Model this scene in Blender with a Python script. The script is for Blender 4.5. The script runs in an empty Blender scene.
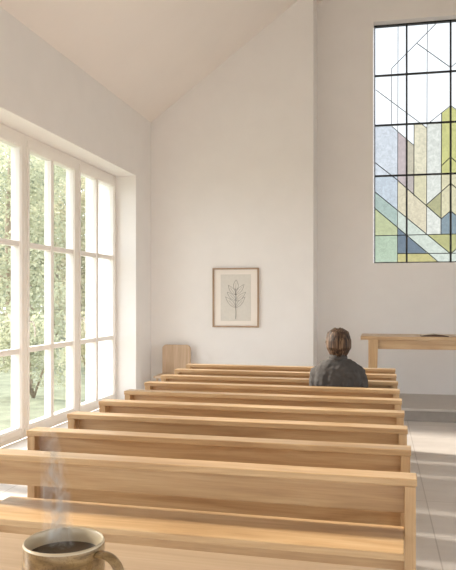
import bpy, bmesh, math, random
from mathutils import Vector, Matrix
random.seed(7)
C = bpy.context.scene.collection
PI = math.pi

# ------------------------------------------------------------------ colour / materials
def L(r, g, b):
    f = lambda c: (c/255/12.92) if c/255 <= .04045 else ((c/255+.055)/1.055)**2.4
    return (f(r), f(g), f(b), 1)

def new_mat(name):
    m = bpy.data.materials.new(name); m.use_nodes = True
    nt = m.node_tree; nt.nodes.clear()
    out = nt.nodes.new('ShaderNodeOutputMaterial')
    return m, nt, out

def principled(nt, out, **kw):
    p = nt.nodes.new('ShaderNodeBsdfPrincipled')
    for k, v in kw.items(): p.inputs[k.replace('_', ' ')].default_value = v
    nt.links.new(p.outputs[0], out.inputs[0]); return p

def coords(nt, scale=(1,1,1), rand=True):
    tc = nt.nodes.new('ShaderNodeTexCoord')
    mp = nt.nodes.new('ShaderNodeMapping'); mp.inputs['Scale'].default_value = scale
    nt.links.new(tc.outputs['Object'], mp.inputs[0])
    if rand:
        oi = nt.nodes.new('ShaderNodeObjectInfo')
        mu = nt.nodes.new('ShaderNodeMath'); mu.operation = 'MULTIPLY'; mu.inputs[1].default_value = 37.0
        nt.links.new(oi.outputs['Random'], mu.inputs[0]); nt.links.new(mu.outputs[0], mp.inputs['Location'])
    return mp.outputs[0]

def noise(nt, vec, scale=5, detail=4, rough=.5, dist=0):
    n = nt.nodes.new('ShaderNodeTexNoise')
    n.inputs['Scale'].default_value = scale; n.inputs['Detail'].default_value = detail
    n.inputs['Roughness'].default_value = rough; n.inputs['Distortion'].default_value = dist
    nt.links.new(vec, n.inputs['Vector']); return n.outputs[0]

def ramp(nt, fac, stops):
    r = nt.nodes.new('ShaderNodeValToRGB'); e = r.color_ramp.elements
    while len(e) < len(stops): e.new(.5)
    for i, (p, c) in enumerate(stops): e[i].position = p; e[i].color = c
    nt.links.new(fac, r.inputs[0]); return r.outputs[0]

def bump(nt, p, h, strength=.1, dist=.002):
    b = nt.nodes.new('ShaderNodeBump'); b.inputs['Strength'].default_value = strength; b.inputs['Distance'].default_value = dist
    nt.links.new(h, b.inputs['Height']); nt.links.new(b.outputs[0], p.inputs['Normal'])

def plain(name, col, rough=.5, var=.0, vscale=6, spec=.5, metallic=0, bmp=0, bscale=80):
    m, nt, out = new_mat(name)
    p = principled(nt, out, Roughness=rough, Metallic=metallic)
    p.inputs['Specular IOR Level'].default_value = spec
    v = coords(nt)
    c = L(*col)
    if var:
        f = noise(nt, v, vscale, 5, .6)
        lo = tuple(max(0, x*(1-var)) for x in c[:3])+(1,); hi = tuple(min(1, x*(1+var)) for x in c[:3])+(1,)
        nt.links.new(ramp(nt, f, [(.3, lo), (.7, hi)]), p.inputs['Base Color'])
    else: p.inputs['Base Color'].default_value = c
    if bmp: bump(nt, p, noise(nt, v, bscale, 3), bmp)
    return m

def wood(name, axis='X', a=(187,154,114), b=(201,171,132), d=(169,135,98), rough=.32):
    """light oak, grain along the given axis"""
    m, nt, out = new_mat(name)
    p = principled(nt, out, Roughness=rough)
    p.inputs['Specular IOR Level'].default_value = .5
    sc = {'X': (1.1, 13, 13), 'Y': (13, 1.1, 13), 'Z': (13, 13, 1.1)}[axis]
    v = coords(nt, sc)
    f1 = noise(nt, v, 1.4, 5, .55, .8)
    sc2 = tuple(s*5 if s > 2 else s*1.6 for s in sc)
    v2 = coords(nt, sc2)
    f2 = noise(nt, v2, 2.2, 3, .6)
    c1 = ramp(nt, f1, [(.28, L(*d)), (.47, L(*a)), (.68, L(*b))])
    mx = nt.nodes.new('ShaderNodeMix'); mx.data_type = 'RGBA'; mx.blend_type = 'MULTIPLY'
    mx.inputs[0].default_value = .55
    nt.links.new(c1, mx.inputs[6])
    nt.links.new(ramp(nt, f2, [(.35, (.82, .78, .72, 1)), (.6, (1, 1, 1, 1))]), mx.inputs[7])
    nt.links.new(mx.outputs[2], p.inputs['Base Color'])
    bump(nt, p, f2, .06, .001)
    return m

W_X, W_Y, W_Z = wood('oak_along', 'X'), wood('oak_across', 'Y'), wood('oak_upright', 'Z')
W_DESK = wood('desk_oak', 'X', (188,160,128), (201,175,144), (175,145,113), .38)
W_CHAIR = wood('chair_birch', 'Z', (196,170,143), (205,180,154), (187,159,131), .5)
M_WALL = plain('white_plaster', (236,233.5,231.5), .9, .015, 3, .2, bmp=.04, bscale=120)
M_CEIL = plain('ceiling_plaster', (235,228,222), .92, .012, 2, .2)
M_FRAME = plain('white_lacquer', (236,231,225), .38, .01, 4, .4)
M_HANDLE = plain('white_enamel', (240,238,234), .3)
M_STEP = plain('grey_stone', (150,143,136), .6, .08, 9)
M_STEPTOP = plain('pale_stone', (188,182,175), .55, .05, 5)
M_LEAD = plain('black_lead', (38,40,42), .5, .1, 20)
M_THINLEAD = plain('grey_lead', (80,82,84), .5, .1, 20)
M_PICFRAME = wood('walnut_frame', 'Z', (168,142,118), (180,154,128), (152,126,102), .45)
M_MAT = plain('cream_mount', (238,231,223), .8)
M_PAPER = plain('grey_art_paper', (216,212,204), .85, .03, 30)
M_INK = plain('grey_ink', (150,148,142), .8)
M_BACKBOARD = plain('brown_board', (120,98,76), .8)
M_SKIN = plain('skin', (205,160,132), .5, .04, 25)
M_HAIR = None
M_SHIRT = plain('dark_grey_cotton', (76,73,71), .9, .10, 14, .15, bmp=.25, bscale=260)
M_TROUSERS = plain('navy_cotton', (52,56,66), .9, .08, 14, .15)
M_SHOE = plain('brown_leather', (70,50,38), .45, .1, 20)
M_EYE = plain('eye_white', (235,232,228), .2)
M_LEATHER = plain('book_leather', (92,66,50), .5, .12, 40)
M_PAGES = plain('book_pages', (216,204,186), .8, .04, 90)
M_BARK = plain('bark', (142,128,110), .9, .2, 12, bmp=.4, bscale=30)
M_COFFEE = plain('coffee', (52,32,20), .12)

def floor_mat():
    m, nt, out = new_mat('stone_tiles')
    p = principled(nt, out, Roughness=.45)
    p.inputs['Specular IOR Level'].default_value = .35
    tc = nt.nodes.new('ShaderNodeTexCoord')
    mp = nt.nodes.new('ShaderNodeMapping'); mp.inputs['Location'].default_value = (-.352, .2, 0)
    nt.links.new(tc.outputs['Object'], mp.inputs[0])
    b = nt.nodes.new('ShaderNodeTexBrick')
    b.offset = .0; b.squash = 1
    b.inputs['Scale'].default_value = 1; b.inputs['Brick Width'].default_value = .8; b.inputs['Row Height'].default_value = .8
    b.inputs['Mortar Size'].default_value = .005; b.inputs['Mortar Smooth'].default_value = .4
    b.inputs['Color1'].default_value = L(206,199,193); b.inputs['Color2'].default_value = L(213,206,200)
    b.inputs['Mortar'].default_value = L(182,173,166)
    nt.links.new(mp.outputs[0], b.inputs['Vector'])
    mp2 = nt.nodes.new('ShaderNodeMapping'); mp2.inputs['Scale'].default_value = (1.2, 4.5, 1); nt.links.new(tc.outputs['Object'], mp2.inputs[0])
    n = noise(nt, mp2.outputs[0], 2.0, 7, .65)
    mx = nt.nodes.new('ShaderNodeMix'); mx.data_type = 'RGBA'; mx.blend_type = 'MULTIPLY'; mx.inputs[0].default_value = .6
    nt.links.new(b.outputs[0], mx.inputs[6]); nt.links.new(ramp(nt, n, [(.3, (.84,.825,.81,1)), (.7, (1,1,1,1))]), mx.inputs[7])
    nt.links.new(mx.outputs[2], p.inputs['Base Color'])
    return m
M_FLOOR = floor_mat()

def glass_mat():
    m, nt, out = new_mat('clear_window_glass')
    t = nt.nodes.new('ShaderNodeBsdfTransparent'); t.inputs[0].default_value = (.96,.97,.965,1)
    g = nt.nodes.new('ShaderNodeBsdfGlossy'); g.inputs['Roughness'].default_value = .02
    f = nt.nodes.new('ShaderNodeFresnel'); f.inputs[0].default_value = 1.45
    mx = nt.nodes.new('ShaderNodeMixShader')
    nt.links.new(f.outputs[0], mx.inputs[0]); nt.links.new(t.outputs[0], mx.inputs[1]); nt.links.new(g.outputs[0], mx.inputs[2])
    nt.links.new(mx.outputs[0], out.inputs[0]); return m
M_GLASS = glass_mat()

def stain_mat(name, col, tex=.12, gain=1.0):
    """coloured leaded glass: tinted, cloudy with small ripples of tint"""
    m, nt, out = new_mat('leaded_glass_'+name)
    v = coords(nt, rand=False)
    f = noise(nt, v, 16, 4, .65, 1.2)
    c = tuple(x*gain for x in L(*col)[:3])
    lo = tuple(x*(1-tex) for x in c)+(1,); hi = tuple(min(1, x*(1+tex)) for x in c)+(1,)
    r = ramp(nt, f, [(.32, lo), (.66, hi)])
    t = nt.nodes.new('ShaderNodeBsdfTransparent'); nt.links.new(r, t.inputs[0])
    g = nt.nodes.new('ShaderNodeBsdfGlossy'); g.inputs['Roughness'].default_value = .15
    mx = nt.nodes.new('ShaderNodeMixShader'); mx.inputs[0].default_value = .04
    nt.links.new(t.outputs[0], mx.inputs[1]); nt.links.new(g.outputs[0], mx.inputs[2])
    nt.links.new(mx.outputs[0], out.inputs[0]); return m

def leaf_mat(name, a, b):
    m, nt, out = new_mat(name)
    v = coords(nt)
    f = noise(nt, v, 2.2, 5, .7)
    c = ramp(nt, f, [(.3, L(*a)), (.7, L(*b))])
    d = nt.nodes.new('ShaderNodeBsdfDiffuse'); t = nt.nodes.new('ShaderNodeBsdfTranslucent')
    nt.links.new(c, d.inputs[0]); nt.links.new(c, t.inputs[0])
    mx = nt.nodes.new('ShaderNodeMixShader'); mx.inputs[0].default_value = .45
    nt.links.new(d.outputs[0], mx.inputs[1]); nt.links.new(t.outputs[0], mx.inputs[2])
    nt.links.new(mx.outputs[0], out.inputs[0]); return m

def hair_mat():
    m, nt, out = new_mat('brown_hair')
    p = principled(nt, out, Roughness=.6)
    p.inputs['Specular IOR Level'].default_value = .25
    v = coords(nt, (55, 55, 3))
    f = noise(nt, v, 1.5, 4, .6)
    nt.links.new(ramp(nt, f, [(.35, L(36,27,20)), (.52, L(72,53,40)), (.68, L(124,98,74))]), p.inputs['Base Color'])
    bump(nt, p, f, .5, .003)
    return m
M_HAIR = hair_mat()

def mug_mat():
    m, nt, out = new_mat('speckled_stoneware')
    p = principled(nt, out, Roughness=.3)
    v = coords(nt)
    vb = coords(nt, (7, 7, 30))
    band = noise(nt, vb, 1.3, 5, .6, .6)
    base = ramp(nt, band, [(.3, L(80,60,36)), (.44, L(128,101,62)), (.58, L(164,138,98)), (.7, L(100,76,44))])
    sp = noise(nt, v, 420, 2, .5)
    mx = nt.nodes.new('ShaderNodeMix'); mx.data_type = 'RGBA'; mx.blend_type = 'MULTIPLY'; mx.inputs[0].default_value = .35
    nt.links.new(base, mx.inputs[6]); nt.links.new(ramp(nt, sp, [(.36, (.35,.28,.2,1)), (.44, (1,1,1,1))]), mx.inputs[7])
    nt.links.new(mx.outputs[2], p.inputs['Base Color'])
    return m
M_MUG = mug_mat()
M_MUGIN = plain('cream_glaze', (206,190,162), .28, .06, 40)

def grass_mat():
    return plain('lawn_green', (116,120,102), .95, .3, 3, .1)
M_GRASS = grass_mat()

# ------------------------------------------------------------------ mesh helpers
def finish(name, bm, mat, parent=None, smooth=False, bevel=0, seg=2):
    me = bpy.data.meshes.new(name)
    bmesh.ops.recalc_face_normals(bm, faces=bm.faces[:])
    bm.to_mesh(me); bm.free()
    mats = mat if isinstance(mat, list) else [mat]
    for m in mats: me.materials.append(m)
    o = bpy.data.objects.new(name, me); C.objects.link(o)
    if parent: o.parent = parent
    if smooth:
        for p in me.polygons: p.use_smooth = True
    if bevel:
        bv = o.modifiers.new('edge', 'BEVEL'); bv.width = bevel; bv.segments = seg; bv.limit_method = 'ANGLE'; bv.angle_limit = math.radians(40)
    return o

def box(bm, x0, x1, y0, y1, z0, z1, mi=0):
    vs = [bm.verts.new(p) for p in ((x0,y0,z0),(x1,y0,z0),(x1,y1,z0),(x0,y1,z0),(x0,y0,z1),(x1,y0,z1),(x1,y1,z1),(x0,y1,z1))]
    for f in ((0,3,2,1),(4,5,6,7),(0,1,5,4),(1,2,6,5),(2,3,7,6),(3,0,4,7)):
        fc = bm.faces.new([vs[i] for i in f]); fc.material_index = mi

def prism(bm, pts, axis, a, b, mi=0):
    """extrude a 2D outline along an axis; pts are the other two coordinates in x,y,z order"""
    def P(p, t):
        return {'X': (t, p[0], p[1]), 'Y': (p[0], t, p[1]), 'Z': (p[0], p[1], t)}[axis]
    v0 = [bm.verts.new(P(p, a)) for p in pts]; v1 = [bm.verts.new(P(p, b)) for p in pts]
    n = len(pts)
    bm.faces.new(v0).material_index = mi; bm.faces.new(v1[::-1]).material_index = mi
    for i in range(n):
        bm.faces.new((v0[i], v0[(i+1) % n], v1[(i+1) % n], v1[i])).material_index = mi

def loft(bm, secs, n=20, cap=True):
    """secs: (centre, half-x vector, half-y vector) rings"""
    rings = []
    for c, ax, ay in secs:
        c, ax, ay = Vector(c), Vector(ax), Vector(ay)
        rings.append([bm.verts.new(c+ax*math.cos(2*PI*i/n)+ay*math.sin(2*PI*i/n)) for i in range(n)])
    for r0, r1 in zip(rings, rings[1:]):
        for i in range(n): bm.faces.new((r0[i], r0[(i+1) % n], r1[(i+1) % n], r1[i]))
    if cap:
        bm.faces.new(rings[0][::-1]); bm.faces.new(rings[-1])
    return rings

def tube(bm, pts, rads, n=10, ball=True):
    pts = [Vector(p) for p in pts]
    if isinstance(rads, (int, float)): rads = [rads]*len(pts)
    secs = []; up = None
    for i, p in enumerate(pts):
        d = (pts[min(i+1, len(pts)-1)]-pts[max(i-1, 0)]).normalized()
        if up is None: up = Vector((0,0,1)) if abs(d.z) < .9 else Vector((0,1,0))
        a = d.cross(up).normalized(); b = a.cross(d).normalized(); up = b
        secs.append((p, a*rads[i], b*rads[i]))
    loft(bm, secs, n)
    if ball:
        for p, r in ((pts[0], rads[0]), (pts[-1], rads[-1])):
            bmesh.ops.create_icosphere(bm, subdivisions=2, radius=r*.99, matrix=Matrix.Translation(p))

def ellipsoid(bm, c, r, sub=3, rot=None):
    m = Matrix.Translation(c) @ (rot or Matrix()) @ Matrix.Diagonal((*r, 1))
    bmesh.ops.create_icosphere(bm, subdivisions=sub, radius=1, matrix=m)

def lathe(bm, prof, n=48, mi=0):
    rings = []
    for r, z in prof:
        if r < 1e-6: rings.append([bm.verts.new((0,0,z))])
        else: rings.append([bm.verts.new((r*math.cos(2*PI*i/n), r*math.sin(2*PI*i/n), z)) for i in range(n)])
    for r0, r1 in zip(rings, rings[1:]):
        for i in range(n):
            j = (i+1) % n
            if len(r0) == 1: vs = (r0[0], r1[j], r1[i])
            elif len(r1) == 1: vs = (r0[i], r0[j], r1[0])
            else: vs = (r0[i], r0[j], r1[j], r1[i])
            bm.faces.new(vs).material_index = mi

def thing(name, label, cat, loc=(0,0,0), rz=0, group=None):
    o = bpy.data.objects.new(name, None); C.objects.link(o)
    o.location = loc; o.rotation_euler = (0,0,rz); o.empty_display_size = .2
    tag(o, label, cat, group); return o

def tag(o, label, cat, group=None):
    o['label'] = label; o['category'] = cat
    if group: o['group'] = group
    return o

def struct(o):
    o['kind'] = 'structure'; return o

def remeshed(name, bm, mat, parent, voxel=.008, smooth_it=6, displace=None):
    """fuse overlapping pieces into one continuous skin"""
    tmp = finish('tmp', bm, mat)
    r = tmp.modifiers.new('r', 'REMESH'); r.mode = 'VOXEL'; r.voxel_size = voxel
    s = tmp.modifiers.new('s', 'SMOOTH'); s.iterations = smooth_it; s.factor = .5
    if displace:
        tx = bpy.data.textures.new('folds', 'CLOUDS'); tx.noise_scale = displace[1]
        dm = tmp.modifiers.new('d', 'DISPLACE'); dm.texture = tx; dm.strength = displace[0]; dm.mid_level = .5
    dg = bpy.context.evaluated_depsgraph_get(); dg.update()
    me = bpy.data.meshes.new_from_object(tmp.evaluated_get(dg))
    me.name = name
    old = tmp.data; bpy.data.objects.remove(tmp); bpy.data.meshes.remove(old)
    o = bpy.data.objects.new(name, me); C.objects.link(o); o.parent = parent
    for p in me.polygons: p.use_smooth = True
    return o

# ------------------------------------------------------------------ dimensions
EYE = 1.51
F_PX = 700.0
YAW = math.radians(12.1)
WX = -3.19                 # inner face of the window wall
FX = -3.477                # inner face of the window frames
OX = -3.92                 # outer face of the window wall
YB = 9.6                   # wall beside the altar recess
YR = 10.2                  # wall behind the altar
RX0, RX1 = -.865, 2.9      # altar recess
RIDGE_X = 1.02
EAVE, SLOPE = 4.03, .742
RWX = 2*RIDGE_X - WX       # right wall
YREAR = -4.0
def roof_z(x): return EAVE + SLOPE*((x-WX) if x < RIDGE_X else (RWX-x))

# ------------------------------------------------------------------ camera
cam = bpy.data.cameras.new('camera'); co = bpy.data.objects.new('camera', cam); C.objects.link(co)
cam.sensor_fit = 'VERTICAL'; cam.sensor_height = 36; cam.lens = F_PX*36/570
cam.shift_y = 13/570
cam.clip_start = .05; cam.clip_end = 200
co.location = (0,0,EYE); co.rotation_euler = (PI/2, 0, YAW)
bpy.context.scene.camera = co

# ------------------------------------------------------------------ setting
bm = bmesh.new(); box(bm, OX, RWX+.5, YREAR-.4, YR+.5, -.14, 0)
struct(finish('floor', bm, M_FLOOR))

# window wall with one long opening
Y0W, Y1W, Z0W, Z1W = -1.08, 8.97, .07, 3.16
bm = bmesh.new()
box(bm, OX, WX, YREAR-.4, Y0W, 0, EAVE); box(bm, OX, WX, Y1W, YR+.5, 0, EAVE)
box(bm, OX, WX, Y0W, Y1W, 0, Z0W); box(bm, OX, WX, Y0W, Y1W, Z1W, EAVE)
struct(finish('wall_left', bm, M_WALL, bevel=.004))
# unseen right wall; its long window opening is added to light the room
bm = bmesh.new()
box(bm, RWX, RWX+.5, YREAR-.4, -3, 0, EAVE); box(bm, RWX, RWX+.5, 8.4, YR+.5, 0, EAVE)
box(bm, RWX, RWX+.5, -3, 8.4, 0, .1); box(bm, RWX, RWX+.5, -3, 8.4, 2.9, EAVE)
struct(finish('wall_right', bm, M_WALL))
bm = bmesh.new(); box(bm, RWX+.2, RWX+.21, -3, 8.4, .1, 2.9)
w = struct(finish('window_9', bm, M_GLASS))  # unseen glazing, added with its frame to let more daylight in
bm = bmesh.new()
for k in range(9): box(bm, RWX+.12, RWX+.22, -3+1.425*k-.04, -3+1.425*k+.04, .1, 2.9)
finish('frame', bm, M_FRAME, w)

def gable(name, x0, x1, y0, y1, mat, hole=None):
    bm = bmesh.new()
    def col(a, b, z0=0, z1=None):
        pts = [(a, z0), (b, z0)]
        if z1 is not None: pts += [(b, z1), (a, z1)]
        else:
            pts += [(b, roof_z(b)+.02)]
            if a < RIDGE_X < b: pts += [(RIDGE_X, roof_z(RIDGE_X)+.02)]
            pts += [(a, roof_z(a)+.02)]
        prism(bm, pts, 'Y', y0, y1)
    if hole:
        hx0, hx1, hz0, hz1 = hole
        col(x0, hx0); col(hx1, x1); col(hx0, hx1, 0, hz0)
        pts = [(hx0, hz1), (hx1, hz1), (hx1, roof_z(hx1)+.02), (RIDGE_X, roof_z(RIDGE_X)+.02), (hx0, roof_z(hx0)+.02)]
        prism(bm, pts, 'Y', y0, y1)
    else: col(x0, x1)
    return struct(finish(name, bm, mat))
SGX0, SGX1, SGZ0, SGZ1 = -.058, 2.072, 2.01, 5.45
gable('wall_back', WX, RX0, YB, YR, M_WALL)
gable('wall_back_right', RX1, RWX, YB, YR, M_WALL)
gable('wall_altar', WX, RWX, YR, YR+.24, M_WALL, (SGX0-.003, SGX1+.003, SGZ0-.003, SGZ1+.003))
gable('wall_rear', WX, RWX, YREAR-.4, YREAR, M_WALL, (-2.8, 4.84, .1, 2.7))  # opening behind the camera is added for fill light
bm = bmesh.new(); box(bm, -2.8, 4.84, YREAR-.21, YREAR-.2, .1, 2.7)
w = struct(finish('window_11', bm, M_GLASS))  # added rear glazing, out of view, brightens the room from behind
bm = bmesh.new()
for k in range(7): box(bm, -2.8+1.273*k-.04, -2.8+1.273*k+.04, YREAR-.22, YREAR-.12, .1, 2.7)
box(bm, -2.8, 4.84, YREAR-.22, YREAR-.12, 1.9, 1.96)
finish('frame', bm, M_FRAME, w)

bm = bmesh.new()
for s in (0, 1):
    xe = (OX if s == 0 else RWX+.73)
    ze = roof_z(WX) - SLOPE*(.73)
    pts = [(xe, ze), (RIDGE_X, roof_z(RIDGE_X)), (RIDGE_X, roof_z(RIDGE_X)+.25), (xe, ze+.25)]
    prism(bm, pts if s == 0 else pts[::-1], 'Y', YREAR-.4, YR+.5)
struct(finish('ceiling', bm, M_CEIL))

# altar platform, one step up
bm = bmesh.new(); box(bm, RX0+.001, RX1-.001, 8.86, YR-.001, .0, .13)
pl = struct(finish('floor_altar', bm, M_STEP, bevel=.004))
bm = bmesh.new(); box(bm, RX0+.001, RX1-.001, 8.835, YR-.001, .13, .16)
finish('step_slab', bm, M_STEPTOP, pl, bevel=.004)

# window sill board
bm = bmesh.new(); box(bm, FX+.002, WX+.025, Y0W+.002, Y1W-.002, Z0W, Z0W+.03)
struct(finish('trim_1', bm, M_FRAME, bevel=.006))

# ------------------------------------------------------------------ window units
UNITS = [8.97-1.256*k for k in range(9)]
def window_unit(i, y0, y1):
    st, top, bot, dep = .092, .145, .12, .10
    z0, z1 = Z0W+.031, Z1W-.002
    y0 += .002; y1 -= .002
    bm = bmesh.new()
    box(bm, FX-dep, FX, y0, y0+st, z0, z1); box(bm, FX-dep, FX, y1-st, y1, z0, z1)
    box(bm, FX-dep, FX, y0+st, y1-st, z1-top, z1); box(bm, FX-dep, FX, y0+st, y1-st, z0, z0+bot)
    f = struct(finish('window_%d' % i, bm, M_FRAME, bevel=.006))
    # raised sash line round the casement
    bm = bmesh.new(); q = .045
    for a in ((y0+q, y0+st-.01, z0+.04, z1-.05), (y1-st+.01, y1-q, z0+.04, z1-.05)): box(bm, FX-.004, FX+.012, *a)
    for a in ((y0+st-.01, y1-st+.01, z1-top+.01, z1-.05), (y0+st-.01, y1-st+.01, z0+.04, z0+bot-.01)): box(bm, FX-.004, FX+.012, *a)
    finish('sash', bm, M_FRAME, f, bevel=.004)
    ym = (y0+y1)/2
    bm = bmesh.new(); box(bm, FX-.085, FX-.004, ym-.033, ym+.033, z0+bot, z1-top)
    finish('mullion', bm, M_FRAME, f, bevel=.006)
    for zt in (.98, 2.05):
        bm = bmesh.new()
        box(bm, FX-.08, FX-.008, y0+st, ym-.033, zt-.027, zt+.027); box(bm, FX-.08, FX-.008, ym+.033, y1-st, zt-.027, zt+.027)
        finish('transom', bm, M_FRAME, f, bevel=.005)
    bm = bmesh.new()
    for a, b in ((y0+st-.01, ym-.025), (ym+.025, y1-st+.01)):
        vs = [bm.verts.new((FX-.05, y, z)) for y, z in ((a, z0+bot-.01), (b, z0+bot-.01), (b, z1-top+.01), (a, z1-top+.01))]
        bm.faces.new(vs)
    finish('pane', bm, M_GLASS, f)
    bm = bmesh.new(); yh = y0+.055
    box(bm, FX+.012, FX+.02, yh-.014, yh+.014, 1.20, 1.32)
    tube(bm, [(FX+.015, yh, 1.27), (FX+.05, yh, 1.27), (FX+.056, yh+.02, 1.262), (FX+.056, yh+.05, 1.20), (FX+.056, yh+.055, 1.12)], [.009,.009,.009,.008,.007], 8)
    finish('handle', bm, M_HANDLE, f, smooth=False)
    return f
for i in range(8): window_unit(i+1, UNITS[i+1], UNITS[i])

# ------------------------------------------------------------------ stained glass
# design laid out on the panel in units of its left half (drawn 77 wide, 237 high, then mirrored)
def rect_uv(x, y):
    t = (y-26)/237
    xl = 376.6-2.0*t; xr = 453.3-2.5*t
    u = (x-xl)/(xr-xl)
    yt = 26.2-7.2*u; yb = 263.3-1.8*u
    return u, (y-yt)/(yb-yt)
YG = YR+.18
HALF = (SGX1-SGX0)/2
def to_world(u, v): return SGX0+u*HALF, SGZ1-v*(SGZ1-SGZ0)
SEG = [
 [(401.1,22),(398.3,263)], [(394.2,67.8),(393.6,125)], [(430.4,20),(427.5,233)],
 [(375,235.5),(454,232.7)], [(398.3,253),(450.8,252)],
 [(440.8,20.5),(394.2,67.8)], [(420,42.4),(453.5,66)], [(378,89.5),(429,127)], [(429,123.5),(453.5,104)],
 [(375,161.5),(398.5,179),(441.7,217.2)], [(441.7,218),(452,209.5)], [(427.5,204),(452,182)], [(443,164.5),(453,155.5)],
 [(375.5,191),(451,252.5)], [(375,207.3),(440,262.5)], [(416.2,124),(415.3,195.5)], [(443.6,111.7),(441.7,233)], [(393.6,125.5),(416.2,144.7)],
]
def split_poly(poly, a, b):
    """cut a convex polygon by the line a-b when the segment really crosses it"""
    ax, ay = a; dx, dy = b[0]-ax, b[1]-ay; ln = math.hypot(dx, dy)
    s = [((p[0]-ax)*dy-(p[1]-ay)*dx)/ln for p in poly]
    if max(s) < .006 or min(s) > -.006: return [poly]
    P, N, cuts = [], [], []
    n = len(poly)
    for i in range(n):
        p, q = poly[i], poly[(i+1) % n]; sp, sq = s[i], s[(i+1) % n]
        if sp >= 0: P.append(p)
        if sp <= 0: N.append(p)
        if sp*sq < 0:
            t = sp/(sp-sq); c = (p[0]+(q[0]-p[0])*t, p[1]+(q[1]-p[1])*t)
            P.append(c); N.append(c); cuts.append(c)
        elif sp == 0: cuts.append(p)
    if len(cuts) < 2 or len(P) < 3 or len(N) < 3: return [poly]
    ts = sorted(((c[0]-ax)*dx+(c[1]-ay)*dy)/ln for c in cuts[:2])
    ov = min(ts[1], ln)-max(ts[0], 0)
    if ov < .5*(ts[1]-ts[0]): return [poly]
    return [P, N]
asp = 237/77
U2 = rect_uv(409.0, 60)[0]
VB = [0]+[rect_uv(376, y)[1] for y in (76, 125.5, 176)]+[1]
polys = [[(a,c),(b,c),(b,d),(a,d)] for a, b in ((0,U2),(U2,1)) for c, d in zip(VB, VB[1:])]
for sg in SEG:
    uv = [rect_uv(*p) for p in sg]
    for a, b in zip(uv, uv[1:]):
        a2, b2 = (a[0], a[1]*asp), (b[0], b[1]*asp)
        np_ = []
        for pl_ in polys: np_ += [[(x, y/asp) for x, y in q] for q in split_poly([(x, y*asp) for x, y in pl_], a2, b2)]
        polys = np_
COL = {'clear': (252,253,252), 'blue': (229,233,237), 'ice': (213,221,227), 'pink': (212,196,193), 'tan': (216,206,182), 'mauve': (204,192,184),
       'cream': (243,234,204), 'white': (240,240,228), 'yellow': (220,217,146), 'honey': (234,225,188), 'sand': (236,224,194),
       'khaki': (194,190,148), 'slate': (150,166,172), 'navy': (124,138,150), 'olive': (200,198,140), 'pale': (224,231,216),
       'sage': (186,203,192), 'lime': (206,211,166), 'green': (194,211,184), 'mustard': (211,201,138)}
SEED = [((387,150),'blue'),((385,128),'blue'),((380,180),'ice'),((385,185),'ice'),((392,195),'ice'),((396,180),'ice'),((380,163),'blue'),((396,150),'blue'),((396,130),'blue'),
 ((404,150),'pink'),((403,175),'pink'),((404,165),'pink'),((412,165),'tan'),((411,150),'tan'),((413,188),'mauve'),((403,181),'mauve'),((408,170),'pink'),((408,186),'mauve'),
 ((422,150),'cream'),((422,190),'honey'),((422,135),'cream'),((435,150),'white'),((435,185),'white'),((435,120),'clear'),((447,130),'yellow'),((447,155),'yellow'),((451,120),'yellow'),((447,170),'honey'),((447,178),'honey'),
 ((403,200),'sand'),((415,210),'sand'),((424,225),'sand'),((408,205),'sand'),((435,225),'white'),((432,215),'white'),((438,205),'khaki'),((435,203),'khaki'),
 ((447,200),'honey'),((446,225),'slate'),((450,215),'slate'),((445,240),'olive'),((435,237),'olive'),
 ((385,205),'sage'),((396,218),'sage'),((403,222),'pale'),((400,216),'pale'),((415,232),'pale'),((420,240),'pale'),((436,250),'pale'),((446,257),'pale'),((440,257),'pale'),((443,251),'pale'),
 ((382,225),'lime'),((395,232),'lime'),((385,250),'green'),((396,240),'green'),((402,232),'navy'),((405,245),'navy'),((415,250),'navy'),((402,250),'navy'),((400,232),'navy'),
 ((398.0,177.3),'ice'),((398.6,177.6),'ice'),((378,170),'blue'),((380,173),'blue'),((447,122),'yellow'),((446,118),'yellow'),((412,180),'mauve'),((422,185),'honey'),((405,258),'mustard'),((425,258),'mustard'),((431,259),'mustard')]
seeds = [(rect_uv(*p), c) for p, c in SEED]
def inside(p, poly):
    r = False; n = len(poly)
    for i in range(n):
        (x1, y1), (x2, y2) = poly[i], poly[(i+1) % n]
        if (y1 > p[1]) != (y2 > p[1]) and p[0] < (x2-x1)*(p[1]-y1)/(y2-y1)+x1: r = not r
    return r
names = list(COL)
GLASS_GAIN = .255
mats = [stain_mat(n, COL[n], .02 if n == 'clear' else .13, GLASS_GAIN*(1.35 if n == 'clear' else 1)) for n in names]
bm = bmesh.new()
for q in polys:
    c = next((c for p, c in seeds if inside(p, q)), 'clear')
    for mir in (0, 1):
        vs = []
        for u, v in q:
            x, z = to_world(2-u if mir else u, v); vs.append(bm.verts.new((x, YG, z)))
        bm.faces.new(vs).material_index = names.index(c)
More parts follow.
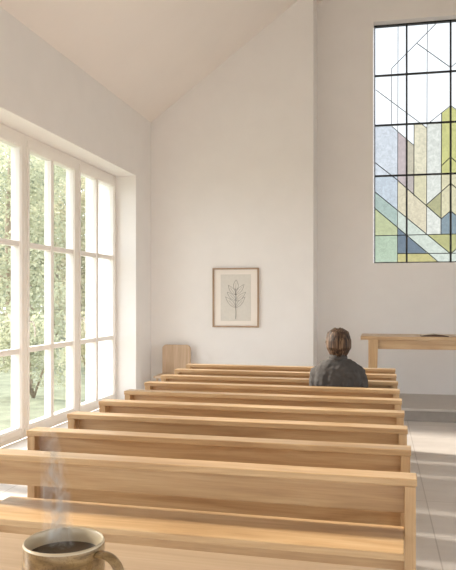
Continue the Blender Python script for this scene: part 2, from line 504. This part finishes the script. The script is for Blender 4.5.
# frame first (the structure), glass and leads under it
bmf = bmesh.new(); fw = .019
box(bmf, SGX0, SGX0+fw, YG-.03, YG+.03, SGZ0, SGZ1); box(bmf, SGX1-fw, SGX1, YG-.03, YG+.03, SGZ0, SGZ1)
box(bmf, SGX0+fw, SGX1-fw, YG-.03, YG+.03, SGZ0, SGZ0+fw); box(bmf, SGX0+fw, SGX1-fw, YG-.03, YG+.03, SGZ1-fw, SGZ1)
sg = struct(finish('window_10', bmf, M_LEAD))
finish('stained_glass', bm, mats, sg)
def bar(bm, a, b, w, d):
    (x0, z0), (x1, z1) = a, b
    v = Vector((x1-x0, 0, z1-z0)); n = Vector((-v.z, 0, v.x)).normalized()*w/2
    vs = []
    for y in (YG-d, YG+d):
        for p in ((x0, z0, 1), (x0, z0, -1), (x1, z1, -1), (x1, z1, 1)):
            vs.append(bm.verts.new((p[0]+n.x*p[2], y, p[1]+n.z*p[2])))
    for f in ((0,1,2,3),(7,6,5,4),(0,4,5,1),(1,5,6,2),(2,6,7,3),(3,7,4,0)): bm.faces.new([vs[i] for i in f])
bmb, bml = bmesh.new(), bmesh.new()
for x, y in ((409.6, 40),):
    u, _ = rect_uv(x, y)
    for uu in (u, 1.0, 2-u): bar(bmb, to_world(uu, .005), to_world(uu, .995), .025, .02)
for y in (76, 125.5, 176):
    _, v = rect_uv(376, y); bar(bmb, to_world(0.01, v), to_world(1.99, v), .023, .018)
finish('glazing_bars', bmb, M_LEAD, sg)
bmh = bmesh.new()
for sgm in SEG:
    uv = [rect_uv(*p) for p in sgm]
    for a, b in zip(uv, uv[1:]):
        low = (a[1]+b[1])/2 > .5
        for mir in (0, 1):
            f = lambda p: to_world(*((2-min(1, max(0, p[0])) if mir else min(1, max(0, p[0]))), min(1, max(0, p[1]))))
            bar(bmh if low else bml, f(a), f(b), (.011 if low else .0085), .006)
finish('lead_lines', bml, M_THINLEAD, sg); finish('lead_lines', bmh, M_LEAD, sg)

# ------------------------------------------------------------------ pews
PX0, PX1, PY, PS = -1.765, .135, 2.755, .513
CAPZ = .836
PL = PX1-PX0
def make_pew():
    r = thing('oak_pew', '', 'pew')
    t = .042
    for x in (0, PL-t):
        bm = bmesh.new()
        prism(bm, [(.004,0),(.385,0),(.385,.445),(.11,.445),(.10,.48),(.10,CAPZ-.028),(.004,CAPZ-.028)], 'X', x, x+t)
        finish('end_panel', bm, W_Z, r, bevel=.003)
    bm = bmesh.new(); box(bm, -.004, PL+.004, 0, .105, CAPZ-.028, CAPZ)
    finish('top_rail', bm, W_X, r, bevel=.004)
    bm = bmesh.new(); box(bm, t, PL-t, .062, .087, .69, CAPZ-.028)
    finish('back_panel', bm, W_X, r, bevel=.002)
    bm = bmesh.new(); box(bm, t, PL-t, .10, .122, .43, .60)
    finish('lower_panel', bm, W_X, r, bevel=.002)
    bm = bmesh.new(); box(bm, t, PL-t, .095, .385, .40, .43)
    finish('seat', bm, W_X, r, bevel=.004)
    bm = bmesh.new(); box(bm, t, PL-t, .20, .225, .30, .40)
    finish('stretcher', bm, W_X, r, bevel=.002)
    return r
def copy_tree(o, parent=None):
    c = o.copy(); C.objects.link(c)
    if parent: c.parent = parent
    for ch in o.children: copy_tree(ch, c)
    return c
LAB = ['nearest oak pew with a narrow ledge board along its back, just beyond the mug',
       'second oak pew from the mug, directly ahead of the pew with the ledge',
       'third oak pew counted from the mug, empty',
       'fourth oak pew counted from the mug, empty',
       'fifth oak pew counted from the mug, directly behind the seated person',
       'sixth oak pew from the mug, the one the person in grey sits on',
       'third oak pew from the altar end, directly ahead of the seated person',
       'last but one oak pew at the altar end of the column',
       'farthest oak pew, nearest to the altar and the framed drawing']
# the column widens a little towards the altar end
DXL = [.02, .017, 0, -.018, -.035, -.056, -.082, -.11, -.14]
DXR = [.004, .006, .012, .014, .016, .017, .018, .02, .022]
proto = make_pew()
pews = []
for k in range(9):
    p = proto if k == 0 else copy_tree(proto)
    p.location = (PX0, PY+PS*k, 0); p.rotation_euler = (0, 0, math.radians(-2.1)); p.location.x += DXL[k]; p.scale.x = (PL-DXL[k]+DXR[k])/PL; p['label'] = LAB[k]; p['group'] = 'oak pews in one column beside the windows'
    pews.append(p)
bm = bmesh.new(); box(bm, .14, PL-.042, -.20, .10, .6005, .628)
finish('ledge', bm, W_X, pews[0], bevel=.004)
for x in (.56,):
    bm = bmesh.new(); prism(bm, [(-.14,.575),(-.14,.598),(.10,.598),(.10,.47),(.07,.47)], 'X', x, x+.025)
    finish('bracket', bm, W_Z, pews[0], bevel=.002)

# ------------------------------------------------------------------ near desk and mug
DZ = 1.15
desk = thing('reading_desk', 'pale oak desk top in the near foreground with the mug standing on it', 'desk', (-.16, .716, 0), math.radians(-2.5))
bm = bmesh.new(); box(bm, -.72, .72, -.25, .25, DZ-.035, DZ); finish('desk_top', bm, W_DESK, desk, bevel=.005)
bm = bmesh.new(); box(bm, -.64, .64, .16, .185, DZ-.13, DZ-.035); box(bm, -.64, .64, -.185, -.16, DZ-.13, DZ-.035)
finish('apron', bm, W_DESK, desk, bevel=.002)
for sx in (-1, 1):
    for sy in (-1, 1):
        bm = bmesh.new()
        x0, y0 = sx*.665, sy*.20
        box(bm, x0-.025, x0+.025, y0-.025, y0+.025, 0, DZ-.035)
        finish('leg', bm, W_Z, desk, bevel=.003)

mug = thing('coffee_mug', 'speckled brown stoneware mug of steaming coffee on the near desk', 'mug', (-.342, .724, DZ+.0005), YAW)
R, H = .0452, .0905
bm = bmesh.new()
lathe(bm, [(0,.0),(R*.86,.0),(R*.93,.004),(R*.98,.02),(R,.05),(R*.985,.08),(R*.985,H-.003),(R*.96,H),(R*.93,H-.002),(R*.915,.08),(R*.90,.04),(R*.85,.008),(0,.006)])
for f in bm.faces:
    c = f.calc_center_median()
    if math.hypot(c.x, c.y) < R*.925 and c.z > .0065: f.material_index = 1
    elif c.z > H-.0035: f.material_index = 1
finish('body', bm, [M_MUG, M_MUGIN], mug, smooth=True)
bm = bmesh.new()
a = math.radians(-25); ca, sa = math.cos(a), math.sin(a)
prof = [(.041,.079),(.054,.083),(.068,.078),(.0765,.063),(.075,.044),(.067,.029),(.053,.021),(.041,.019)]
secs = []
for i, (rr, z) in enumerate(prof):
    p0 = prof[max(i-1,0)]; p1 = prof[min(i+1,len(prof)-1)]
    d = Vector((p1[0]-p0[0], p1[1]-p0[1])).normalized()
    nrm = Vector((-d.y*ca, -d.y*sa, d.x))*.0042
    secs.append(((rr*ca, rr*sa, z), Vector((-sa, ca, 0))*.0075, nrm))
loft(bm, secs, 12)
h = finish('handle', bm, M_MUG, mug, smooth=True)
sb = h.modifiers.new('s', 'SUBSURF'); sb.levels = 2; sb.render_levels = 2
bm = bmesh.new(); lathe(bm, [(0,.0745),(R*.905,.0745),(R*.905,.072),(0,.072)])
finish('coffee', bm, M_COFFEE, mug)

# steam
def steam_mat():
    m, nt, out = new_mat('steam')
    tc = nt.nodes.new('ShaderNodeTexCoord')
    mp = nt.nodes.new('ShaderNodeMapping'); mp.inputs['Scale'].default_value = (52, 52, 30)
    nt.links.new(tc.outputs['Object'], mp.inputs[0])
    n = noise(nt, mp.outputs[0], 1.0, 3, .55, 2.0)
    mr = nt.nodes.new('ShaderNodeMapRange'); mr.inputs[1].default_value = .46; mr.inputs[2].default_value = .7
    mr.inputs[3].default_value = 0; mr.inputs[4].default_value = 120
    nt.links.new(n, mr.inputs[0])
    sx = nt.nodes.new('ShaderNodeSeparateXYZ'); nt.links.new(tc.outputs['Object'], sx.inputs[0])
    # the plume drifts sideways as it rises and thins out to its edge
    ax = nt.nodes.new('ShaderNodeMath'); ax.operation = 'MULTIPLY_ADD'; ax.inputs[1].default_value = .07; ax.inputs[2].default_value = -.006
    nt.links.new(sx.outputs[2], ax.inputs[0])
    ad = nt.nodes.new('ShaderNodeMath'); ad.operation = 'ADD'; nt.links.new(sx.outputs[0], ad.inputs[0]); nt.links.new(ax.outputs[0], ad.inputs[1])
    cx = nt.nodes.new('ShaderNodeCombineXYZ'); nt.links.new(ad.outputs[0], cx.inputs[0]); nt.links.new(sx.outputs[1], cx.inputs[1])
    le = nt.nodes.new('ShaderNodeVectorMath'); le.operation = 'LENGTH'; nt.links.new(cx.outputs[0], le.inputs[0])
    fr = nt.nodes.new('ShaderNodeMapRange'); fr.inputs[1].default_value = .019; fr.inputs[2].default_value = .004; fr.inputs[3].default_value = 0; fr.inputs[4].default_value = 1
    nt.links.new(le.outputs[1], fr.inputs[0])
    fz = nt.nodes.new('ShaderNodeMapRange'); fz.inputs[1].default_value = .25; fz.inputs[2].default_value = .12; fz.inputs[3].default_value = 0; fz.inputs[4].default_value = 1
    nt.links.new(sx.outputs[2], fz.inputs[0])
    m1 = nt.nodes.new('ShaderNodeMath'); m1.operation = 'MULTIPLY'; nt.links.new(fr.outputs[0], m1.inputs[0]); nt.links.new(fz.outputs[0], m1.inputs[1])
    m2 = nt.nodes.new('ShaderNodeMath'); m2.operation = 'MULTIPLY'; nt.links.new(m1.outputs[0], m2.inputs[0]); nt.links.new(mr.outputs[0], m2.inputs[1])
    v = nt.nodes.new('ShaderNodeVolumePrincipled'); v.inputs['Color'].default_value = (1,1,1,1); v.inputs['Anisotropy'].default_value = .2
    nt.links.new(m2.outputs[0], v.inputs['Density'])
    nt.links.new(v.outputs[0], out.inputs['Volume'])
    return m
bm = bmesh.new()
secs = []
for i in range(13):
    t = i/12
    r = (.024+.004*math.sin(t*7))*(1-.45*t) if t > .05 else .02
    secs.append(((.004*math.sin(t*6)-.012*t, .0, .084+.17*t), (r*(1-.2*t), 0, 0), (0, r*.8, 0)))
loft(bm, secs, 14)
st = finish('steam', bm, steam_mat(), None, smooth=True)
st.location = (-.348, .724, DZ); st.rotation_euler = (0,0,YAW)
tag(st, 'thin white steam rising from the coffee in the brown mug', 'steam'); st['kind'] = 'stuff'

# ------------------------------------------------------------------ framed drawing
fx0, fx1, fz0, fz1 = -2.275, -1.615, 1.10, 1.93
pic = thing('framed_drawing', 'framed line drawing of a leafy stem hanging on the white wall', 'picture', ((fx0+fx1)/2, YB-.001, (fz0+fz1)/2))
hw, hh, fb = (fx1-fx0)/2, (fz1-fz0)/2, .022
bm = bmesh.new()
box(bm, -hw, -hw+fb, -.035, 0, -hh, hh); box(bm, hw-fb, hw, -.035, 0, -hh, hh)
box(bm, -hw+fb, hw-fb, -.035, 0, hh-fb, hh); box(bm, -hw+fb, hw-fb, -.035, 0, -hh, -hh+fb)
finish('frame', bm, M_PICFRAME, pic, bevel=.002)
bm = bmesh.new(); box(bm, -hw+fb, hw-fb, -.012, -.001, -hh+fb, hh-fb); finish('mount', bm, M_MAT, pic)
bm = bmesh.new(); box(bm, -.215, .215, -.0145, -.0121, -.325, .325); pp = finish('paper', bm, M_PAPER, pic)
bm = bmesh.new()
def ink(pts, w=.0035):
    n = len(pts)
    tube(bm, [(x, -.0155, z) for x, z in pts], w/1.4, 5, False)
stem = [(.0,-.30),(.004,-.2),(-.004,-.1),(.004,0),(-.002,.08),(.0,.13)]
ink(stem, .006)
def leaf(x, z, ang, ln, wd):
    ca, sa = math.cos(ang), math.sin(ang); left, right = [], []
    for i in range(9):
        t = i/8; w_ = wd*math.sin(PI*t**.85)
        left.append((x+ca*ln*t-sa*w_, z+sa*ln*t+ca*w_)); right.append((x+ca*ln*t+sa*w_, z+sa*ln*t-ca*w_))
    ink(left); ink(right); ink([(x, z), (x+ca*ln*.7, z+sa*ln*.7)], .0025)
for x, z, an, ln, wd in [(.0,.10,88,.15,.036),(-.002,.04,128,.17,.030),(.0,.04,50,.19,.030),(.0,-.04,136,.17,.030),(.002,-.05,42,.19,.030),
                         (.0,-.14,134,.21,.032),(.0,-.14,48,.20,.030)]:
    leaf(x, z, math.radians(an), ln, wd)
finish('stem_drawing', bm, M_INK, pp)
bm = bmesh.new(); ellipsoid(bm, (0,-.0155,.045), (.013,.0015,.013), 2); finish('seed_dot', bm, M_BACKBOARD, pp)

# ------------------------------------------------------------------ chair by the far corner
ch = thing('wooden_chair', 'pale wooden chair with rounded solid back in the far corner', 'chair', (-2.775, 9.30, 0))
bm = bmesh.new()
def rrect(x0, x1, z0, z1, r, n=6, bottom=False):
    pts = [(x0, z0), (x1, z0)]
    for cx, s in ((x1-r, 0), (x0+r, 1)):
        for i in range(n+1):
            an = PI/2*(i/n)+s*PI/2; pts.append((cx+r*math.cos(an), z1-r+r*math.sin(an)))
    return pts
prism(bm, rrect(-.205,.205,.36,.853,.06), 'Y', .17, .205)
finish('backrest', bm, W_CHAIR, ch, bevel=.004)
bm = bmesh.new(); prism(bm, [(-.21,-.22),(.21,-.22),(.205,.17),(-.205,.17)], 'Z', .42, .45); finish('seat', bm, W_CHAIR, ch, bevel=.006)
for sx in (-1, 1):
    for sy in (-1, 1):
        bm = bmesh.new(); loft(bm, [((sx*.19, sy*.17, 0), (.014,0,0), (0,.014,0)), ((sx*.175, sy*.15, .42), (.019,0,0), (0,.019,0))], 14)
        finish('leg', bm, W_CHAIR, ch, smooth=False)

# ------------------------------------------------------------------ altar table and book
AZ = .16
al = thing('altar_table', 'long pale oak altar table on the raised stone step', 'table', (1.02, 9.30, AZ))
TZ = 1.030-AZ
bm = bmesh.new(); box(bm, -1.235, 1.235, -.35, .35, TZ-.045, TZ); finish('table_top', bm, W_X, al, bevel=.004)
bm = bmesh.new()
box(bm, -1.03, 1.03, -.30, -.27, TZ-.16, TZ-.045); box(bm, -1.03, 1.03, .27, .30, TZ-.16, TZ-.045)
finish('apron', bm, W_X, al, bevel=.002)
for sx in (-1, 1):
    for sy in (-1, 1):
        bm = bmesh.new()
        xo, xi, xb = 1.14, 1.02, 1.04
        q = [(sx*xo, 0), (sx*xb, 0), (sx*xi, TZ-.045), (sx*xo, TZ-.045)]
        prism(bm, q, 'Y', sy*.31-.035, sy*.31+.035)
        finish('leg', bm, W_Z, al, bevel=.003)
bk = thing('open_book', 'open brown leather book lying on the altar table', 'book', (.69, 9.13, 1.0305))
bm = bmesh.new()
outl = []
N = 12
for i in range(N+1):
    x = -.155+.31*i/N; outl.append((x, .012+.020*(1-abs(x)/.155)**.7*(1 if abs(x) > .004 else .75)))
prism(bm, [(-.155,.005),(.155,.005)]+outl[::-1], 'Y', -.10, .10)
finish('pages', bm, M_PAGES, bk)
bm = bmesh.new()
cov = [(-.165,0),(.165,0)]+[(-.165+.33*i/N, .008+.0215*(1-abs(-.165+.33*i/N)/.165)**.7) for i in range(N+1)][::-1]
prism(bm, cov, 'Y', -.112, -.1005); prism(bm, cov, 'Y', .1005, .112); box(bm, -.165, .165, -.1, .1, 0, .005)
finish('cover', bm, M_LEATHER, bk)

# ------------------------------------------------------------------ the seated person
PXC, PYC = -.306, PY+5*PS+.208
per = thing('person', 'person with short brown hair in a dark grey shirt, seated with back to the camera', 'person', (PXC, PYC, 0))
HEADR = Matrix.Rotation(math.radians(14), 4, 'Z')
def torso(bm, g=0.0, z0=.46, neck=True):
    S = [(.47,.170,.115,.0),(.52,.178,.120,.0),(.60,.165,.112,.0),(.69,.152,.104,.005),(.80,.168,.110,.0),(.87,.176,.112,-.004),(.92,.178,.106,-.006),(.965,.170,.092,-.006),(.995,.142,.078,-.004),(1.02,.100,.068,-.002),(1.04,.070,.060,.0)]
    loft(bm, [((0,y,z),(w+g,0,0),(0,d+g,0)) for z,w,d,y in S if z >= z0], 28)
def arm(bm, s, g=0.0, hand=True):
    pts = [(s*.125,-.004,.952),(s*.156,.004,.925),(s*.174,.026,.84),(s*.182,.065,.73),(s*.180,.10,.695),(s*.150,.125,.668),(s*.110,.155,.650)]
    rd = [.040,.050,.047,.042,.041,.034,.026]
    tube(bm, pts, [r+g for r in rd], 14)
body = bmesh.new()
torso(body); tube(body, [(0,-.012,.99),(0,-.005,1.04),(0,.008,1.10)], [.062,.055,.054], 16)
hc = Vector((0,.022,1.156))
def H_(x, y, z): return hc + HEADR @ Vector((x, y, z))
ellipsoid(body, hc+HEADR@Vector((0,-.012,.018)), (.073,.092,.094), 3, HEADR)      # cranium
ellipsoid(body, hc+HEADR@Vector((0,.030,-.045)), (.055,.058,.068), 3, HEADR)      # jaw and face
tube(body, [H_(0,.086,.018), H_(0,.106,-.022), H_(0,.098,-.032)], [.008,.013,.012], 8)   # nose
for s in (-1, 1):
    ellipsoid(body, H_(s*.074,-.002,-.008), (.010,.020,.032), 2, HEADR)           # ears
    ellipsoid(body, H_(s*.03,.082,.030), (.020,.010,.007), 2, HEADR)              # brows
ellipsoid(body, H_(0,.088,-.062), (.024,.010,.006), 2, HEADR); ellipsoid(body, H_(0,.087,-.072), (.020,.010,.006), 2, HEADR)
ellipsoid(body, H_(0,.082,-.095), (.022,.014,.014), 2, HEADR)
for s in (-1, 1):
    arm(body, s)
    # hand lying on the thigh: palm, four fingers, thumb
    w0 = Vector((s*.105,.155,.650)); fwd = Vector((s*-.25,.95,-.16)).normalized(); side = Vector((s*.95,.25,0)).normalized()
    pal = w0+fwd*.05
    loft(body, [(w0, side*.024, Vector((0,0,.018))), (w0+fwd*.03, side*.034, Vector((0,0,.016))), (w0+fwd*.085, side*.040, Vector((0,0,.013)))], 14)
    for k, (off, ln) in enumerate(((-.030,.068),(-.010,.078),(.011,.073),(.030,.058))):
        b0 = w0+fwd*.075+side*off; dn = Vector((0,0,-1))
        tube(body, [b0, b0+fwd*ln*.45+side*off*.12, b0+fwd*ln*.78+side*off*.2+dn*.010, b0+fwd*ln+side*off*.22+dn*.022], [.0095,.009,.0085,.0075], 8)
    tb = w0+fwd*.025-side*.026
    tube(body, [tb, tb+fwd*.025-side*.022+Vector((0,0,-.006)), tb+fwd*.055-side*.028+Vector((0,0,-.014))], [.013,.011,.009], 8)
    # legs
    tube(body, [(s*.085,.0,.525),(s*.135,.14,.535),(s*.185,.262,.53)], [.082,.074,.055], 16)
    tube(body, [(s*.185,.262,.53),(s*.178,.262,.36),(s*.150,.255,.10),(s*.150,.255,.07)], [.055,.052,.036,.036], 14)
    tube(body, [(s*.145,.26,.045),(s*.150,.36,.035),(s*.155,.43,.03)], [.036,.036,.026], 10)
remeshed('body', body, M_SKIN, per, .006, 4)
for s in (-1, 1):
    bm = bmesh.new(); ellipsoid(bm, H_(s*.03,.079,.012), (.012,.011,.010), 2, HEADR); finish('eye', bm, M_EYE, per, smooth=True)
# shirt
bm = bmesh.new()
torso(bm, .012)
tube(bm, [(0,-.010,.99),(0,-.006,1.045)], [.078,.064], 18, False)
for s in (-1, 1): 
    arm(bm, s, .011)
    # fabric creases at the sides of the back
    tube(bm, [(s*.10,-.108,.74),(s*.15,-.088,.80),(s*.178,-.05,.88)], [.006,.010,.006], 8)
    tube(bm, [(s*.06,-.112,.70),(s*.13,-.098,.745),(s*.175,-.05,.80)], [.006,.009,.006], 8)
tube(bm, [(-.13,-.08,.915),(-.07,-.098,.905),(0,-.104,.90),(.07,-.098,.905),(.13,-.08,.915)], [.012]*5, 8)
shirt = remeshed('shirt', bm, M_SHIRT, per, .0075, 5, (.022, .05))
bm = bmesh.new()
col = []
n = 28
for k, (z, g) in enumerate(((1.022,.008),(1.045,.008),(1.066,.004),(1.070,-.002),(1.045,-.004),(1.022,-.004))):
    ring = []
    for i in range(n):
        an = 2*PI*i/n
        ring.append(bm.verts.new(((.066+g)*math.cos(an), -.006+(.064+g)*math.sin(an), z-.018*max(0, math.sin(an))**2)))
    col.append(ring)
for r0, r1 in zip(col, col[1:]+col[:1]):
    for i in range(n): bm.faces.new((r0[i], r0[(i+1)%n], r1[(i+1)%n], r1[i]))
finish('collar', bm, M_SHIRT, shirt, smooth=True)
# trousers
bm = bmesh.new()
loft(bm, [((0,0,z),(w,0,0),(0,d,0)) for z,w,d in ((.437,.165,.112),(.50,.188,.130),(.58,.186,.130),(.63,.176,.126))], 24)
for s in (-1, 1):
    tube(bm, [(s*.085,.0,.530),(s*.135,.14,.537),(s*.185,.262,.532)], [.090,.084,.066], 16)
    tube(bm, [(s*.185,.262,.53),(s*.178,.262,.36),(s*.150,.255,.11)], [.065,.062,.054], 14, False)
remeshed('trousers', bm, M_TROUSERS, per, .008, 5)
for s in (-1, 1):
    bm = bmesh.new()
    loft(bm, [((s*.144,.235,.048),(.034,0,0),(0,.004,.044)), ((s*.145,.27,.055),(.040,0,0),(0,.004,.052)), ((s*.148,.33,.045),(.042,0,0),(0,0,.042)),
              ((s*.153,.41,.034),(.042,0,0),(0,0,.032)), ((s*.157,.465,.026),(.026,0,0),(0,0,.022))], 16)
    finish('shoe', bm, M_SHOE, per, smooth=True)
# hair: short bob, fuller at the back, parted in long strands
bm = bmesh.new()
ellipsoid(bm, hc+HEADR@Vector((0,-.018,.026)), (.091,.102,.091), 3, HEADR)
ellipsoid(bm, hc+HEADR@Vector((0,-.045,-.035)), (.080,.064,.074), 3, HEADR)
rnd = random.Random(3)
for k in range(26):
    an = math.radians(-200+220*k/25)          # round the back from ear to ear
    x, y = .080*math.cos(an), -.024+.092*math.sin(an)
    w_ = rnd.uniform(.012,.017); dz = rnd.uniform(-.012,.012)
    tube(bm, [H_(x*.35, -.02+(y+.02)*.35, .110), H_(x*.8, -.02+(y+.02)*.82, .085), H_(x*1.03, y*1.0, .02), H_(x*1.04, y*1.0, -.03), H_(x*.76, y*.86, -.087+dz)],
         [.010, w_, w_*1.05, w_, .006], 8)
for s in (-1, 1):
    tube(bm, [H_(s*.02,.03,.112), H_(s*.06,.062,.075), H_(s*.082,.03,.01), H_(s*.080,.008,-.05)], [.012,.017,.016,.006], 8)
cut = hc+HEADR@Vector((0,.055,-.02))
hair = remeshed('hair', bm, M_HAIR, per, .005, 6)

# ------------------------------------------------------------------ garden outside the windows
bm = bmesh.new(); box(bm, -60, OX-.01, -60, 70, -.35, -.15)
lawn = finish('lawn', bm, M_GRASS); struct(lawn)
bm = bmesh.new(); box(bm, OX-.009, 60, -60, 70, -.35, -.15)
struct(finish('bounce_yard', bm, plain('pale_bounce_ground', (160,156,150), .95, .06, 4, .1)))  # unseen ground added pale and neutral to bounce light indoors
LEAFM = [leaf_mat('leaf_pale', (154,159,134), (190,190,165)), leaf_mat('leaf_mid', (128,137,119), (164,169,147)), leaf_mat('leaf_dry', (166,163,137), (195,190,165))]  # leaf colours are paled to stand in for garden haze
def crown(rng, blobs, n, size):
    bm = bmesh.new()
    for _ in range(n):
        c, r = rng.choice(blobs)
        d = Vector((rng.gauss(0,1), rng.gauss(0,1), rng.gauss(0,1))).normalized()*(rng.random()**.45)
        p = Vector(c)+Vector((d.x*r[0], d.y*r[1], d.z*r[2]))
        a = Vector((rng.gauss(0,1), rng.gauss(0,1), rng.gauss(0,.6))).normalized(); b = a.cross(Vector((rng.gauss(0,1), rng.gauss(0,1), rng.gauss(0,1)))).normalized()
        s = size*rng.uniform(.6,1.3)
        vs = [bm.verts.new(p+v) for v in (a*s, b*s*.5, -a*s, -b*s*.5)]
        bm.faces.new(vs)
    return bm
def tree(loc, h, rad, mi, label, seed, size, dense=9000, low=.02):
    rng = random.Random(seed)
    t = thing('garden_tree', label, 'tree', (*loc, -.15), 0, 'trees in the garden beyond the windows')
    blobs = []
    for k in range(16):
        an = rng.uniform(0, 2*PI); rr = rad*rng.uniform(.1,.75); z = h*(low+.10+(.78-low)*k/15)
        q = rad*rng.uniform(.38,.6)
        blobs.append(((rr*math.cos(an), rr*math.sin(an), z), (q, q, q*.9)))
    o = finish('crown', crown(rng, blobs, dense, size), LEAFM[mi], t)
    bm = bmesh.new()
    tube(bm, [(0,0,0),(.05,.02,h*.3),(-.05,.04,h*.55),(0,0,h*.85)], [.16,.13,.09,.03], 10, False)
    for c, r in blobs[:6]:
        tube(bm, [(0,.02,h*.32+.02*h*rng.random()), (c[0]*.5,c[1]*.5,(c[2]+h*.35)/2), c], [.06,.04,.015], 7, False)
    finish('trunk', bm, M_BARK, t, smooth=True)
def shrub(loc, h, rad, mi, label, seed):
    rng = random.Random(seed)
    t = thing('garden_shrub', label, 'shrub', (*loc, -.15), 0, 'shrubs in the garden beyond the windows')
    blobs = [((rad*.5*rng.uniform(-1,1), rad*.5*rng.uniform(-1,1), h*rng.uniform(.35,.7)), (rad*.7, rad*.7, h*.34)) for _ in range(5)]
    finish('foliage', crown(rng, blobs, 1900, .05), LEAFM[mi], t)
    bm = bmesh.new()
    for k in range(5): tube(bm, [(0,0,0), (blobs[k][0][0]*.6, blobs[k][0][1]*.6, h*.3), blobs[k][0]], [.025,.018,.008], 6, False)
    finish('stems', bm, M_BARK, t, smooth=True)
TREES = [((-8.8,15.6),6.0,1.9,0,'nearest pale tree in the garden, outside the leftmost window in the photo',.062),
         ((-9.4,20.8),6.6,1.9,2,'yellowish tree seen through the middle window, left of the far corner',.075),
         ((-14.3,22.0),7.2,2.0,1,'greyish green tree standing behind the nearest pale tree',.08),
         ((-13.2,27.0),9.2,2.5,1,'tall greyish green tree behind the yellowish one',.10),
         ((-17.6,26.6),9.8,2.6,0,'tall pale tree at the left edge of the garden view',.10),
         ((-10.6,29.5),8.6,2.1,0,'slim pale tree seen closest to the far corner of the room',.09),
         ((-19.5,35.0),11.5,3.4,2,'broad yellowish tree in the back row, left of the middle window',.13),
         ((-14.6,38.0),10.5,3.2,1,'broad greyish tree in the back row, seen through the window by the corner',.13),
         ((-25.5,39.5),12.5,3.6,1,'leftmost broad tree of the back row in the garden',.14),
         ((-22.0,46.5),13.0,3.9,0,'tallest pale tree, farthest away in the garden',.15)]
for i, (p, h, r, mi, lb, lf) in enumerate(TREES): tree(p, h, r, mi, lb, 20+i, lf)
SHR = [((-5.6,10.7),1.5,.7,0,'low pale shrub close outside the leftmost window'),
       ((-5.7,13.2),1.4,.7,2,'yellowish shrub in front of the pale tree'),
       ((-5.9,15.3),1.6,.7,1,'green shrub below the middle window panes'),
       ((-5.9,17.6),1.5,.7,0,'pale shrub outside the window nearest the far corner')]
for i, (p, h, r, mi, lb) in enumerate(SHR): shrub(p, h, r, mi, lb, 50+i)

# ------------------------------------------------------------------ light: bright hazy sky and a low warm sun
w = bpy.data.worlds.new('sky'); bpy.context.scene.world = w; w.use_nodes = True
nt = w.node_tree; nt.nodes.clear()
wo = nt.nodes.new('ShaderNodeOutputWorld'); bg = nt.nodes.new('ShaderNodeBackground')
tc = nt.nodes.new('ShaderNodeTexCoord'); sp = nt.nodes.new('ShaderNodeSeparateXYZ')
nt.links.new(tc.outputs['Generated'], sp.inputs[0])
nt.links.new(ramp(nt, sp.outputs[2], [(0.0, (.93,.96,1.0,1)), (.5, (.87,.935,1.0,1))]), bg.inputs[0])
bg.inputs['Strength'].default_value = 2.2
nt.links.new(bg.outputs[0], wo.inputs[0])
sun = bpy.data.lights.new('sun', 'SUN'); so = bpy.data.objects.new('sun', sun); C.objects.link(so)
sun.energy = 6.0; sun.angle = math.radians(7); sun.color = (1.0,.91,.79)
so.rotation_euler = Vector((1,-.20,-.52)).to_track_quat('-Z', 'Y').to_euler()
so.location = (-20, 8, 12)

sc = bpy.context.scene
sc.view_settings.view_transform = 'Standard'; sc.view_settings.look = 'None'
sc.view_settings.gamma = 1; sc.view_settings.use_curve_mapping = False
sc.view_settings.exposure = 0.86
sc.cycles.max_bounces = 16; sc.cycles.diffuse_bounces = 10; sc.cycles.transparent_max_bounces = 16
sc.cycles.use_denoising = True
